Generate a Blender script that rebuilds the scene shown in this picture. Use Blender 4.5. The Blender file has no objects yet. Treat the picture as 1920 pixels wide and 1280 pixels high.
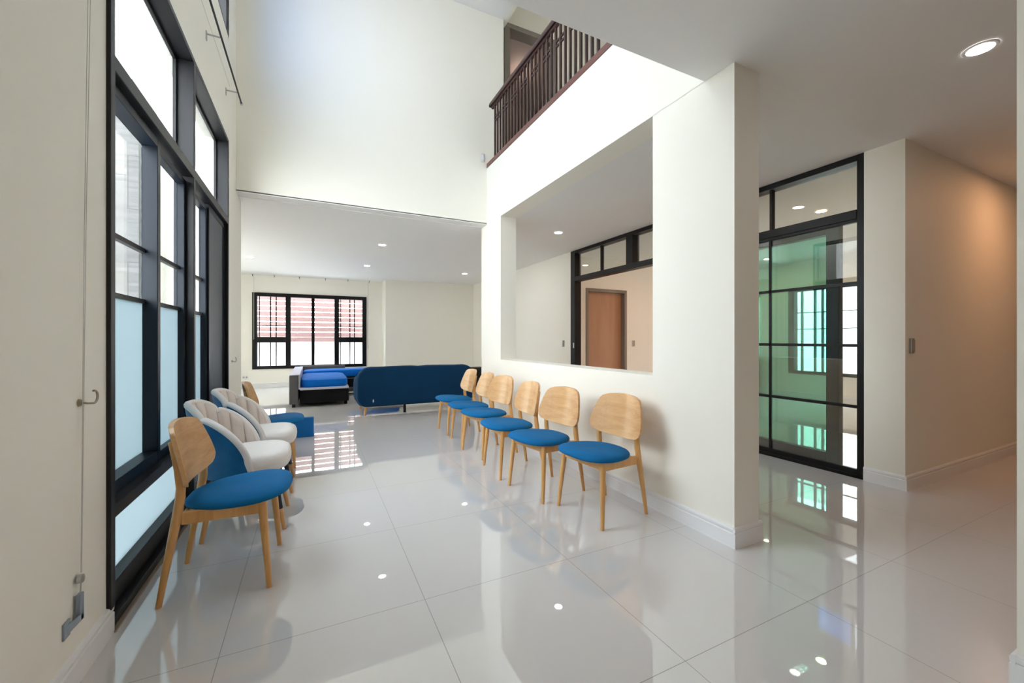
import bpy, bmesh, math, random
from math import sin, cos, pi, radians
from mathutils import Vector, Matrix
random.seed(7)
scene = bpy.context.scene
COL = scene.collection

# ------------------------------------------------------------ camera, world, exposure
F_PX = 764.0
YAW = math.atan((960 - 587) / F_PX)
cd = bpy.data.cameras.new('camera'); cam = bpy.data.objects.new('camera', cd); COL.objects.link(cam)
cam.location = (0, 0, 1.15); cam.rotation_euler = (pi / 2, 0, -YAW)
cd.sensor_width = 36; cd.lens = F_PX / 1920 * 36; cd.shift_y = -4 / 1920; cd.clip_start = .02
scene.camera = cam
SKY = 8.0
w = bpy.data.worlds.new('sky'); scene.world = w; w.use_nodes = True
nt = w.node_tree; nt.nodes.clear()
tc = nt.nodes.new('ShaderNodeTexCoord'); sp = nt.nodes.new('ShaderNodeSeparateXYZ')
mr = nt.nodes.new('ShaderNodeMapRange'); mr.inputs[1].default_value = -.05; mr.inputs[2].default_value = 1
mx = nt.nodes.new('ShaderNodeMix'); mx.data_type = 'RGBA'
mx.inputs[6].default_value = (.96, .975, 1, 1); mx.inputs[7].default_value = (.82, .91, 1, 1)
bg = nt.nodes.new('ShaderNodeBackground'); bg.inputs[1].default_value = SKY
wo = nt.nodes.new('ShaderNodeOutputWorld')
nt.links.new(tc.outputs['Generated'], sp.inputs[0]); nt.links.new(sp.outputs[2], mr.inputs[0])
nt.links.new(mr.outputs[0], mx.inputs[0]); nt.links.new(mx.outputs[2], bg.inputs[0]); nt.links.new(bg.outputs[0], wo.inputs[0])
vs = scene.view_settings
vs.view_transform = 'Standard'; vs.look = 'None'; vs.gamma = 1; vs.use_curve_mapping = False
vs.exposure = 1.07
cy = scene.cycles
cy.max_bounces = 14; cy.diffuse_bounces = 8; cy.glossy_bounces = 6; cy.transmission_bounces = 8
cy.transparent_max_bounces = 24; cy.sample_clamp_indirect = 8; cy.use_denoising = True
cy.caustics_reflective = False; cy.caustics_refractive = False
LAMP = 55.0       # emission of the ceiling downlights

# ------------------------------------------------------------ materials
def nmat(name):
    m = bpy.data.materials.new(name); m.use_nodes = True
    t = m.node_tree; b = t.nodes['Principled BSDF']
    return m, t, b
def N(t, kind, **kw):
    n = t.nodes.new(kind)
    for k, v in kw.items(): setattr(n, k, v)
    return n
def rgba(c): return (c[0], c[1], c[2], 1)
def plain(name, col, rough=.5, metal=0, bump=0, bscale=200, spec=.5, var=0, vscale=3, sheen=0, coat=0):
    m, t, b = nmat(name)
    b.inputs['Base Color'].default_value = rgba(col); b.inputs['Roughness'].default_value = rough
    b.inputs['Metallic'].default_value = metal; b.inputs['Specular IOR Level'].default_value = spec
    b.inputs['Sheen Weight'].default_value = sheen; b.inputs['Coat Weight'].default_value = coat
    g = N(t, 'ShaderNodeTexCoord')
    if bump:
        n = N(t, 'ShaderNodeTexNoise'); n.inputs['Scale'].default_value = bscale; n.inputs['Detail'].default_value = 3
        bp = N(t, 'ShaderNodeBump'); bp.inputs['Strength'].default_value = bump; bp.inputs['Distance'].default_value = .002
        t.links.new(g.outputs['Object'], n.inputs[0]); t.links.new(n.outputs[0], bp.inputs['Height'])
        t.links.new(bp.outputs[0], b.inputs['Normal'])
    if var:
        n = N(t, 'ShaderNodeTexNoise'); n.inputs['Scale'].default_value = vscale; n.inputs['Detail'].default_value = 4
        r = N(t, 'ShaderNodeMix', data_type='RGBA')
        r.inputs[6].default_value = rgba([c * (1 - var) for c in col]); r.inputs[7].default_value = rgba([min(1, c * (1 + var)) for c in col])
        t.links.new(g.outputs['Object'], n.inputs[0]); t.links.new(n.outputs[0], r.inputs[0]); t.links.new(r.outputs[2], b.inputs['Base Color'])
    return m
def wood(name, c1, c2, rough=.42, scale=14, axis=1, stretch=.12):
    m, t, b = nmat(name)
    g = N(t, 'ShaderNodeTexCoord'); mp = N(t, 'ShaderNodeMapping')
    s = [scale, scale, scale]; s[axis] = scale * stretch
    mp.inputs['Scale'].default_value = s
    n1 = N(t, 'ShaderNodeTexNoise'); n1.inputs['Scale'].default_value = 1.2; n1.inputs['Detail'].default_value = 5; n1.inputs['Distortion'].default_value = .6
    n2 = N(t, 'ShaderNodeTexNoise'); n2.inputs['Scale'].default_value = 9; n2.inputs['Detail'].default_value = 3
    ad = N(t, 'ShaderNodeMath', operation='MULTIPLY_ADD'); ad.inputs[1].default_value = .35
    cr = N(t, 'ShaderNodeValToRGB'); cr.color_ramp.elements[0].position = .35; cr.color_ramp.elements[1].position = .85
    cr.color_ramp.elements[0].color = rgba(c1); cr.color_ramp.elements[1].color = rgba(c2)
    t.links.new(g.outputs['Object'], mp.inputs[0]); t.links.new(mp.outputs[0], n1.inputs[0]); t.links.new(mp.outputs[0], n2.inputs[0])
    t.links.new(n2.outputs[0], ad.inputs[0]); t.links.new(n1.outputs[0], ad.inputs[2]); t.links.new(ad.outputs[0], cr.inputs[0])
    t.links.new(cr.outputs[0], b.inputs['Base Color'])
    b.inputs['Roughness'].default_value = rough
    bp = N(t, 'ShaderNodeBump'); bp.inputs['Strength'].default_value = .05; bp.inputs['Distance'].default_value = .001
    t.links.new(n2.outputs[0], bp.inputs['Height']); t.links.new(bp.outputs[0], b.inputs['Normal'])
    return m
def glass(name, tint, ior=1.45, extra=0.0):
    m = bpy.data.materials.new(name); m.use_nodes = True; t = m.node_tree; t.nodes.clear()
    o = N(t, 'ShaderNodeOutputMaterial'); tr = N(t, 'ShaderNodeBsdfTransparent'); gl = N(t, 'ShaderNodeBsdfGlossy')
    tr.inputs[0].default_value = rgba(tint); gl.inputs[0].default_value = (1, 1, 1, 1); gl.inputs['Roughness'].default_value = .003
    lw = N(t, 'ShaderNodeLayerWeight'); lw.inputs[0].default_value = .5
    fr = N(t, 'ShaderNodeMath', operation='POWER'); fr.inputs[1].default_value = 5; t.links.new(lw.outputs['Facing'], fr.inputs[0])
    ad = N(t, 'ShaderNodeMath', operation='MULTIPLY_ADD', use_clamp=True); ad.inputs[1].default_value = .95; ad.inputs[2].default_value = .045 + extra
    mi = N(t, 'ShaderNodeMixShader')
    t.links.new(fr.outputs[0], ad.inputs[0]); t.links.new(ad.outputs[0], mi.inputs[0])
    t.links.new(tr.outputs[0], mi.inputs[1]); t.links.new(gl.outputs[0], mi.inputs[2]); t.links.new(mi.outputs[0], o.inputs[0])
    return m
def film(name, col, trans=.1):       # frosted film on glass
    m = bpy.data.materials.new(name); m.use_nodes = True; t = m.node_tree; t.nodes.clear()
    o = N(t, 'ShaderNodeOutputMaterial'); tl = N(t, 'ShaderNodeBsdfTranslucent'); df = N(t, 'ShaderNodeBsdfDiffuse'); tr = N(t, 'ShaderNodeBsdfTransparent')
    tl.inputs[0].default_value = rgba(col); df.inputs[0].default_value = (.5, .55, .57, 1)
    a = N(t, 'ShaderNodeMixShader'); a.inputs[0].default_value = .35
    b = N(t, 'ShaderNodeMixShader'); b.inputs[0].default_value = trans
    t.links.new(tl.outputs[0], a.inputs[1]); t.links.new(df.outputs[0], a.inputs[2])
    t.links.new(a.outputs[0], b.inputs[1]); t.links.new(tr.outputs[0], b.inputs[2]); t.links.new(b.outputs[0], o.inputs[0])
    return m
def emit(name, col, s):
    m = bpy.data.materials.new(name); m.use_nodes = True; t = m.node_tree; t.nodes.clear()
    o = N(t, 'ShaderNodeOutputMaterial'); e = N(t, 'ShaderNodeEmission'); e.inputs[0].default_value = rgba(col); e.inputs[1].default_value = s
    t.links.new(e.outputs[0], o.inputs[0]); return m

TILE = .7515
def tile_mat():
    m, t, b = nmat('polished_tile')
    g = N(t, 'ShaderNodeNewGeometry'); s = N(t, 'ShaderNodeSeparateXYZ'); t.links.new(g.outputs['Position'], s.inputs[0])
    ds = []; ids = []
    for i, off in ((0, -.307), (1, 1.0375)):
        a = N(t, 'ShaderNodeMath', operation='SUBTRACT'); a.inputs[1].default_value = off; t.links.new(s.outputs[i], a.inputs[0])
        p = N(t, 'ShaderNodeMath', operation='PINGPONG'); p.inputs[1].default_value = TILE / 2; t.links.new(a.outputs[0], p.inputs[0]); ds.append(p)
        d = N(t, 'ShaderNodeMath', operation='DIVIDE'); d.inputs[1].default_value = TILE; t.links.new(a.outputs[0], d.inputs[0])
        fl = N(t, 'ShaderNodeMath', operation='FLOOR'); t.links.new(d.outputs[0], fl.inputs[0]); ids.append(fl)
    mn = N(t, 'ShaderNodeMath', operation='MINIMUM'); t.links.new(ds[0].outputs[0], mn.inputs[0]); t.links.new(ds[1].outputs[0], mn.inputs[1])
    lt = N(t, 'ShaderNodeMath', operation='LESS_THAN'); lt.inputs[1].default_value = .0014; t.links.new(mn.outputs[0], lt.inputs[0])
    cb = N(t, 'ShaderNodeCombineXYZ'); t.links.new(ids[0].outputs[0], cb.inputs[0]); t.links.new(ids[1].outputs[0], cb.inputs[1])
    wn = N(t, 'ShaderNodeTexWhiteNoise', noise_dimensions='3D'); t.links.new(cb.outputs[0], wn.inputs[0])
    n = N(t, 'ShaderNodeTexNoise'); n.inputs['Scale'].default_value = 1.6; n.inputs['Detail'].default_value = 5; t.links.new(g.outputs['Position'], n.inputs[0])
    c1 = N(t, 'ShaderNodeMix', data_type='RGBA'); c1.inputs[6].default_value = rgba(FLOOR_A); c1.inputs[7].default_value = rgba(FLOOR_B)
    t.links.new(n.outputs[0], c1.inputs[0])
    c2 = N(t, 'ShaderNodeMix', data_type='RGBA'); c2.inputs[7].default_value = (.16, .15, .14, 1)
    t.links.new(lt.outputs[0], c2.inputs[0]); t.links.new(c1.outputs[2], c2.inputs[6]); t.links.new(c2.outputs[2], b.inputs['Base Color'])
    rr = N(t, 'ShaderNodeMath', operation='MULTIPLY_ADD'); rr.inputs[1].default_value = .4; rr.inputs[2].default_value = .012
    t.links.new(lt.outputs[0], rr.inputs[0]); t.links.new(rr.outputs[0], b.inputs['Roughness'])
    b.inputs['IOR'].default_value = 2.35
    # every tile lies a hair out of level, and its polish is faintly wavy
    n2 = N(t, 'ShaderNodeTexNoise'); n2.inputs['Scale'].default_value = 5; n2.inputs['Detail'].default_value = 1; t.links.new(g.outputs['Position'], n2.inputs[0])
    bp = N(t, 'ShaderNodeBump'); bp.inputs['Strength'].default_value = .5; bp.inputs['Distance'].default_value = .0002
    t.links.new(n2.outputs[0], bp.inputs['Height']); t.links.new(bp.outputs[0], b.inputs['Normal'])
    return m
FLOOR_A = (.66, .64, .635); FLOOR_B = (.70, .68, .675)
M = {}
M['tile'] = tile_mat()
M['wall'] = plain('cream_wall_paint', (.88, .85, .768), .6, bump=.08, bscale=300, spec=.3)
M['ceil'] = plain('white_ceiling_paint', (.84, .83, .82), .7, spec=.2)
M['trim'] = plain('white_gloss_trim', (.83, .83, .84), .35)
M['frame'] = plain('anthracite_aluminium', (.014, .014, .0155), .4, spec=.3)
M['sashm'] = plain('dark_blue_grey_sash', (.004, .008, .015), .38, spec=.28)
M['black'] = plain('black_aluminium', (.004, .004, .0045), .4, spec=.25)
M['grout'] = plain('sill_tile', (.35, .27, .2), .5)
M['glass'] = glass('clear_glass', (.95, .97, .97))
M['upperglass'] = glass('daylight_dimming_glass', (.78, .80, .81))  # grey tint added on the unseen upper panes to cut the daylight
M['green'] = glass('green_tinted_glass', (.71, .90, .85), extra=.02)
M['clear2'] = glass('partition_glass', (.93, .97, .95), extra=.05)
M['blueglass'] = glass('blue_tinted_glass', (.17, .34, .58))
M['film'] = film('frosted_film', (.31, .365, .38), .01)
M['filmlow'] = film('frosted_film_low', (.36, .415, .43), .02)
M['filmside'] = film('added_window_film', (.80, .77, .68), .28)
M['screen'] = plain('insect_screen_mesh', (.06, .075, .10), .45, bump=.5, bscale=900)
M['oak'] = wood('honey_oak', (.56, .265, .075), (.72, .39, .14), .38, 16, 2, .1)
M['veneer'] = wood('oak_veneer', (.54, .27, .10), (.74, .44, .21), .24, 16, 1, .09)
M['bluefab'] = plain('blue_chair_fabric', (.0, .13, .34), .8, bump=.35, bscale=1100, var=.15, vscale=9, spec=.25)
M['velvet'] = plain('blue_velvet', (.0, .115, .29), .5, bump=.15, bscale=500, var=.5, vscale=11, spec=.35, sheen=.1)
M['cream'] = plain('cream_upholstery', (.72, .64, .59), .85, bump=.3, bscale=700, sheen=.2)
M['creamlight'] = plain('white_upholstery', (.82, .78, .755), .85, bump=.3, bscale=700, sheen=.2)
M['navy'] = plain('dark_lacquer', (.012, .016, .028), .3)
M['gold'] = plain('oak_leg_tip', (.62, .31, .11), .4)
M['sofa'] = plain('navy_sofa_fabric', (.002, .032, .085), .9, bump=.3, bscale=900, var=.15, vscale=4, spec=.2)
M['grey'] = plain('grey_sofa_fabric', (.10, .10, .105), .9, bump=.3, bscale=800)
M['lilac'] = plain('pale_grey_cover', (.55, .55, .68), .8)
M['royal'] = plain('royal_blue_cushion', (.0, .15, .60), .8, bump=.2, bscale=600, var=.1, spec=.2)
M['panelblue'] = plain('bright_blue', (.0, .15, .48), .8, bump=.2, bscale=600)
M['basebk'] = plain('black_base', (.003, .003, .004), .6, spec=.2)
M['rail'] = wood('dark_red_brown_wood', (.028, .011, .010), (.06, .025, .022), .35, 10, 1, .1)
M['railbase'] = wood('brown_wood_rail', (.11, .04, .03), (.17, .07, .055), .35, 10, 1, .1)
M['metal'] = plain('brushed_metal', (.5, .5, .5), .3, metal=1)
M['brass'] = plain('dull_brass', (.36, .31, .22), .35, metal=.9)
M['bracket'] = plain('grey_blue_metal', (.30, .35, .42), .4, metal=.2)
M['cord'] = plain('pale_cord', (.6, .58, .54), .8)
M['plate'] = plain('white_plastic', (.75, .74, .72), .35)
M['switch'] = plain('grey_switch_key', (.30, .28, .26), .35)
M['rocker'] = plain('chrome_edge', (.75, .74, .72), .2, metal=.8)
M['doorleaf'] = wood('warm_door_wood', (.42, .22, .12), (.50, .28, .16), .45, 6, 2, .08)
M['doorframe'] = plain('grey_brown_door_frame', (.24, .21, .18), .45)
M['updoor'] = plain('dark_red_door', (.16, .055, .03), .5)
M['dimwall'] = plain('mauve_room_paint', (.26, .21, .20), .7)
M['white_ext'] = plain('white_render', (.85, .85, .85), .8, bump=.2, bscale=60)
M['ground'] = plain('pale_concrete', (.62, .62, .6), .8, var=.1)
M['slat'] = wood('salmon_fence_slat', (.12, .060, .056), (.16, .092, .085), .6, 3, 0, .2)
M['leaf'] = plain('leaf_green', (.09, .22, .03), .6, var=.5, vscale=4)
M['bark'] = plain('bark', (.14, .10, .07), .9, bump=1, bscale=30)
M['lamp'] = emit('cool_white_lamp', (1, .97, .95), LAMP)
M['lampwarm'] = emit('warm_lamp', (1, .50, .24), LAMP * 3.4)
def marble():
    m, t, b = nmat('travertine')
    g = N(t, 'ShaderNodeTexCoord'); mp = N(t, 'ShaderNodeMapping'); mp.inputs['Scale'].default_value = (1.2, 1.2, 14)
    n = N(t, 'ShaderNodeTexNoise'); n.inputs['Scale'].default_value = 2; n.inputs['Detail'].default_value = 8; n.inputs['Distortion'].default_value = .4
    cr = N(t, 'ShaderNodeValToRGB'); cr.color_ramp.elements[0].position = .33; cr.color_ramp.elements[1].position = .62
    cr.color_ramp.elements[0].color = (.07, .066, .062, 1); cr.color_ramp.elements[1].color = (.115, .11, .105, 1)
    bk = N(t, 'ShaderNodeTexBrick'); bk.inputs['Scale'].default_value = 1; bk.inputs['Brick Width'].default_value = 1.4; bk.inputs['Row Height'].default_value = .45
    bk.inputs['Mortar Size'].default_value = .004; bk.inputs['Color1'].default_value = (1, 1, 1, 1); bk.inputs['Color2'].default_value = (.9, .9, .9, 1); bk.inputs['Mortar'].default_value = (.55, .52, .5, 1)
    s = N(t, 'ShaderNodeSeparateXYZ'); cb = N(t, 'ShaderNodeCombineXYZ')
    t.links.new(g.outputs['Object'], s.inputs[0]); t.links.new(s.outputs[0], cb.inputs[0]); t.links.new(s.outputs[2], cb.inputs[1]); t.links.new(cb.outputs[0], bk.inputs[0])
    mu = N(t, 'ShaderNodeMix', data_type='RGBA', blend_type='MULTIPLY'); mu.inputs[0].default_value = 1
    t.links.new(g.outputs['Object'], mp.inputs[0]); t.links.new(mp.outputs[0], n.inputs[0]); t.links.new(n.outputs[0], cr.inputs[0])
    t.links.new(cr.outputs[0], mu.inputs[6]); t.links.new(bk.outputs[0], mu.inputs[7]); t.links.new(mu.outputs[2], b.inputs['Base Color'])
    b.inputs['Roughness'].default_value = .5
    return m
M['marble'] = marble()

# ------------------------------------------------------------ mesh helpers
class MB:
    def __init__(s): s.v = []; s.f = []
    def add(s, vs_, fs):
        o = len(s.v); s.v += [tuple(p) for p in vs_]; s.f += [tuple(i + o for i in f) for f in fs]
    def box(s, x0, x1, y0, y1, z0, z1):
        x0, x1 = sorted((x0, x1)); y0, y1 = sorted((y0, y1)); z0, z1 = sorted((z0, z1))
        s.add([(x0, y0, z0), (x1, y0, z0), (x1, y1, z0), (x0, y1, z0), (x0, y0, z1), (x1, y0, z1), (x1, y1, z1), (x0, y1, z1)],
              [(0, 3, 2, 1), (4, 5, 6, 7), (0, 1, 5, 4), (1, 2, 6, 5), (2, 3, 7, 6), (3, 0, 4, 7)])
        return s
    def loft(s, loops, cap=True, closed=True):
        n = len(loops[0]); vs_ = [p for l in loops for p in l]; fs = []
        for i in range(len(loops) - 1):
            for j in range(n if closed else n - 1):
                k = (j + 1) % n
                fs.append((i * n + j, i * n + k, (i + 1) * n + k, (i + 1) * n + j))
        if cap: fs.append(tuple(range(n))[::-1]); fs.append(tuple((len(loops) - 1) * n + j for j in range(n)))
        s.add(vs_, fs); return s
    def tube(s, pts, rad, seg=10, flat=None):
        pts = [Vector(p) for p in pts]
        if not hasattr(rad, '__len__'): rad = [rad] * len(pts)
        loops = []; prev = None
        for i, p in enumerate(pts):
            a = pts[max(0, i - 1)]; b = pts[min(len(pts) - 1, i + 1)]; d = (b - a).normalized()
            if prev is None:
                u = Vector((0, 1, 0)) if abs(d.y) < .9 else Vector((1, 0, 0))
            else: u = prev
            u = (u - d * u.dot(d)).normalized(); prev = u; v = d.cross(u)
            loops.append([p + u * cos(2 * pi * k / seg) * rad[i] + v * sin(2 * pi * k / seg) * rad[i] for k in range(seg)])
        s.loft(loops); return s
    def disc(s, c, r, z, seg=28, r0=None):
        if r0 is None:
            s.add([(c[0] + r * cos(2 * pi * k / seg), c[1] + r * sin(2 * pi * k / seg), z) for k in range(seg)], [tuple(range(seg))[::-1]])
        return s
    def build(s, name, mat, parent=None, smooth=False, bevel=0, sub=0, seg=2):
        me = bpy.data.meshes.new(name); me.from_pydata(s.v, [], s.f); me.update()
        bm = bmesh.new(); bm.from_mesh(me); bmesh.ops.recalc_face_normals(bm, faces=bm.faces); bm.to_mesh(me); bm.free()
        me.materials.append(M[mat] if isinstance(mat, str) else mat)
        o = bpy.data.objects.new(name, me); COL.objects.link(o)
        if parent: o.parent = parent
        if bevel:
            b = o.modifiers.new('bevel', 'BEVEL'); b.width = bevel; b.segments = seg; b.limit_method = 'ANGLE'; b.angle_limit = radians(40)
        if sub:
            b = o.modifiers.new('sub', 'SUBSURF'); b.levels = sub; b.render_levels = sub
        if smooth:
            for p in me.polygons: p.use_smooth = True
            if not sub:
                me.set_sharp_from_angle(angle=radians(42)) if hasattr(me, 'set_sharp_from_angle') else None
        return o
def B(*a): return MB().box(*a)
def tag(o, label=None, cat=None, group=None, kind=None):
    if label: o['label'] = label
    if cat: o['category'] = cat
    if group: o['group'] = group
    if kind: o['kind'] = kind
    return o
def empty(name, loc=(0, 0, 0), rz=0):
    o = bpy.data.objects.new(name, None); COL.objects.link(o); o.location = loc; o.rotation_euler.z = rz
    o.empty_display_size = .1; return o
def struct(o, label, cat): return tag(o, label, cat, kind='structure')
def copy_tree(o, parent=None):
    c = o.copy(); COL.objects.link(c); c.parent = parent
    for ch in list(o.children): copy_tree(ch, c)
    return c

# ------------------------------------------------------------ dimensions of the house
XL = -.715; XP0, XP1 = 2.085, 2.298; XC = 4.04; ZC = 2.677; ZU = 3.44
YV0, YV1 = 1.669, 5.04
# floor
struct(B(-2.35, 8.9, -3.2, 11.5, -.12, 0).build('floor', 'tile'), 'large pale grey polished floor tiles with thin dark joints', 'floor')
# ceilings (storey slab with a hole over the double height part)
mb = MB()
mb.box(XP0 + .01, 8.9, -3.2, 11.5, ZC, ZU - .012)
mb.box(XL - .185, XP0 + .01, -3.2, YV0, ZC, ZU - .012)
mb.box(-2.35, XP0 + .01, YV1 + .16, 11.5, ZC, ZU - .01)
struct(mb.build('ceiling', 'ceil'), 'flat white ceiling around the double height opening', 'ceiling')
struct(B(XL - .2, 2.331, 1.5, YV1 + .2, 5.5, 5.65).build('ceiling.001', 'ceil'), 'high white ceiling over the double height part', 'ceiling')
struct(B(2.331, 4.7, 1.5, 5.4, 6.0, 6.1).build('ceiling.002', 'ceil'), 'ceiling of the upstairs landing', 'ceiling')
# left wall with both openings
WO0, WO1, WOT = 2.105, 4.600, 3.015
UW0, UW1, UB, UT = 1.9, 4.635, 3.985, 5.3
mb = MB(); X0 = XL - .185
mb.box(X0, XL, -3.2, WO0, 0, 5.6); mb.box(X0, XL, WO1, 5.36, 0, 5.6)
mb.box(X0, XL, WO0, WO1, WOT, UB); mb.box(X0, XL, WO0, WO1, UT, 5.6)
mb.box(X0, XL, UW1, WO1, UB, UT)
mb.box(-2.35, X0, YV1, 5.36, 0, ZC)
struct(mb.build('wall_left', 'wall'), 'cream wall around the tall black framed window', 'wall')
mb = MB(); mb.box(-2.35, -2.2, 5.36, 6.6, 0, ZC); mb.box(-2.35, -2.2, 10.2, 11.5, 0, ZC); mb.box(-2.35, -2.2, 6.6, 10.2, 0, .45); mb.box(-2.35, -2.2, 6.6, 10.2, 2.3, ZC)
struct(mb.build('wall_far_left', 'wall'), 'cream side wall of the far room', 'wall')
W5 = empty('window_added', (-2.2, 8.4, .45)); struct(W5, 'added unseen side window bringing daylight into the far room', 'window')  # added out of view so daylight reaches the far room
mb = MB()
for a, b in ((-1.8, -1.74), (-.03, .03), (1.74, 1.8)): mb.box(-.10, .0, a, b, 0, 1.85)
mb.box(-.10, 0, -1.74, 1.74, 0, .06); mb.box(-.10, 0, -1.74, 1.74, 1.79, 1.85)
mb.build('window_frame', 'black', W5); mb = MB(); mb.box(-.06, -.055, -1.74, 1.74, .06, 1.79); mb.build('frosted_pane', 'filmside', W5)
# header wall across the end of the double height part
struct(B(XL, 2.331, YV1, YV1 + .16, 2.69, 5.5).build('wall_back_upper', 'wall'), 'tall cream wall above the opening to the far room', 'wall')
struct(B(XL - .1, XP0, YV1, YV1 + .2, 2.682, 2.70).build('trim_1', 'ceil'), 'soffit of the wide opening', 'trim')
# partition with pass-through opening
OY0, OY1, OZ0, OZ1 = 2.079, 4.591, .902, 2.675
mb = MB()
mb.box(XP0, XP1, 1.479, OY0, 0, ZC); mb.box(XP0, XP1, OY1, 5.232, 0, ZC); mb.box(XP0, XP1, OY0, OY1, 0, OZ0)
mb.box(XP0, XP1, YV0, 5.232, OZ1, ZU - .01); 
struct(mb.build('wall_partition', 'wall'), 'white partition wall with a large unglazed opening', 'wall')
struct(B(XP0, XP1, -3.2, .477, 0, ZC).build('wall_right', 'wall'), 'end of the wall at the right edge', 'wall')
struct(B(XL - .185, 8.9, -3.35, -3.2, 0, ZC).build('wall_front', 'wall'), 'wall behind the viewer', 'wall')
struct(B(XL - .185, 4.7, YV0 - .16, YV0, ZU, 6.1).build('wall_front_upper', 'wall'), 'upper wall on the near side of the double height part', 'wall')
# far wall with window opening and the stepped bay
FY = 11.33; FX0, FX1, FZ0, FZ1 = -1.29, 1.262, .44, 2.262
mb = MB()
mb.box(-2.35, FX0, FY, FY + .15, 0, ZC); mb.box(FX1, 1.66, FY, FY + .15, 0, ZC)
mb.box(FX0, FX1, FY, FY + .15, 0, FZ0); mb.box(FX0, FX1, FY, FY + .15, FZ1, ZC)
mb.box(1.66, 4.2, 10.77, FY + .15, 0, ZC)
struct(mb.build('wall_back', 'wall'), 'cream back wall of the far room stepping forward on the right', 'wall')
# corridor wall, pier and hall wall
mb = MB(); mb.box(XC, XC + .15, 5.945, 10.77, 0, ZC)
struct(mb.build('wall_corridor', 'wall'), 'cream corridor wall left of the black framed screen', 'wall')
mb = MB(); mb.box(XC, 8.9, 1.47, 1.728, 0, ZC)
struct(mb.build('wall_hall', 'wall'), 'wall and corner right of the glazed black door, warmly lit on its hall side', 'wall')
# glazed room beyond the black screen
KY = 6.2; KX = 8.62; DX0, DX1, DZ = 4.572, 5.507, 2.085; KW0, KW1, KZ0, KZ1 = 3.2, 4.93, .473, 2.16
mb = MB()
mb.box(XC + .15, DX0, KY, KY + .15, 0, ZC); mb.box(DX1, 8.9, KY, KY + .15, 0, ZC); mb.box(DX0, DX1, KY, KY + .15, DZ, ZC)
struct(mb.build('wall_inner_back', 'wall'), 'wall with a brown door beyond the black screen', 'wall')
mb = MB()
mb.box(KX, KX + .18, -3.2, KW0, 0, ZC); mb.box(KX, KX + .18, KW1, KY, 0, ZC)
mb.box(KX, KX + .18, KW0, KW1, 0, KZ0); mb.box(KX, KX + .18, KW0, KW1, KZ1, ZC)
struct(mb.build('wall_inner_right', 'wall'), 'far wall of the glazed room with a window', 'wall')
struct(B(XC + .15, 8.9, 7.6, 7.7, 0, ZC).build('wall_inner_far', 'wall'), 'wall of the room behind the brown door', 'wall')
# upstairs landing
UX0, UX1, UDZ = 2.47, 3.215, 5.56
mb = MB()
mb.box(2.331, UX0, 5.2, 5.35, ZU, 6.1); mb.box(UX1, 4.7, 5.2, 5.35, ZU, 6.1); mb.box(UX0, UX1, 5.2, 5.35, UDZ, 6.1)
mb.box(2.17, 2.331, 5.2, 5.3, ZU, 6.1)
mb.box(4.55, 4.7, 1.5, 5.2, ZU, 6.1)
mb.box(2.331, 2.40, YV0, 5.2, 5.5, 6.0)
struct(mb.build('wall_landing', 'wall'), 'cream landing wall upstairs behind the banister', 'wall')
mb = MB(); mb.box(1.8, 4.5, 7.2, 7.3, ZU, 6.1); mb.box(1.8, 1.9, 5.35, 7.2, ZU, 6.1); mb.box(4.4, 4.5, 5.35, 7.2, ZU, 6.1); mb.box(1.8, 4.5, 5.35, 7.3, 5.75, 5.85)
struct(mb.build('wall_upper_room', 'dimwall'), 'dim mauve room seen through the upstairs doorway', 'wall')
d3 = empty('door_3', (2.84, 5.25, ZU)); struct(d3, 'upstairs doorway with a grey frame behind the banister', 'doorway')
mb = MB(); 
for a, b_ in ((UX0 - .06 - 2.84, UX0 + .03 - 2.84), (UX1 - .03 - 2.84, UX1 + .06 - 2.84)): mb.box(a, b_, -.075, .11, 0.02, UDZ - ZU - .02)
mb.box(UX0 - .06 - 2.84, UX1 + .06 - 2.84, -.075, .11, UDZ - ZU - .02, UDZ - ZU + .05)
mb.build('door_frame', 'doorframe', d3, bevel=.006)
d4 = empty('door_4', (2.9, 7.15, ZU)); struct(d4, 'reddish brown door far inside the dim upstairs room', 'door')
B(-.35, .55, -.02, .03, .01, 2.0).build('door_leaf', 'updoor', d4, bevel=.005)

# baseboards
def baseboard(name, p0, p1, nrm, mat='trim', h=.114, label=''):
    p0 = Vector((p0[0], p0[1], 0)); p1 = Vector((p1[0], p1[1], 0)); n = Vector((nrm[0], nrm[1], 0))
    prof = [(0, 0), (.014, 0), (.014, h * .70), (.009, h * .74), (.013, h * .80), (.014, h * .90), (.010, h * .97), (0, h)]
    mb = MB(); mb.loft([[p + n * a + Vector((0, 0, b)) for a, b in prof] for p in (p0, p1)])
    return struct(mb.build(name, mat), label, 'baseboard')
baseboard('baseboard_left', (XL, -3.2), (XL, WO0 + .02), (1, 0), label='white baseboard below the cord bracket')
baseboard('baseboard_left.001', (XL, WO1), (XL, 5.36), (1, 0), label='white baseboard of the left pier')
baseboard('baseboard_partition', (XP0, 1.479), (XP0, 5.232), (-1, 0), label='white baseboard under the unglazed opening')
baseboard('baseboard_pillar', (XP0 - .014, 1.479), (XP1 + .014, 1.479), (0, -1), label='white baseboard on the narrow end of the partition')
baseboard('baseboard_corridor', (XP1, 1.479), (XP1, 5.232), (1, 0), label='baseboard on the corridor side of the partition')
baseboard('baseboard_pier', (XC, 1.47), (XC, 1.728), (-1, 0), label='white baseboard of the short pier beside the glazed door')
baseboard('baseboard_hall', (XC - .014, 1.47), (8.62, 1.47), (0, -1), label='white baseboard along the warmly lit hall wall')
baseboard('baseboard_right', (XP0, -3.2), (XP0, .477), (-1, 0), label='white baseboard at the right edge')
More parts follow.
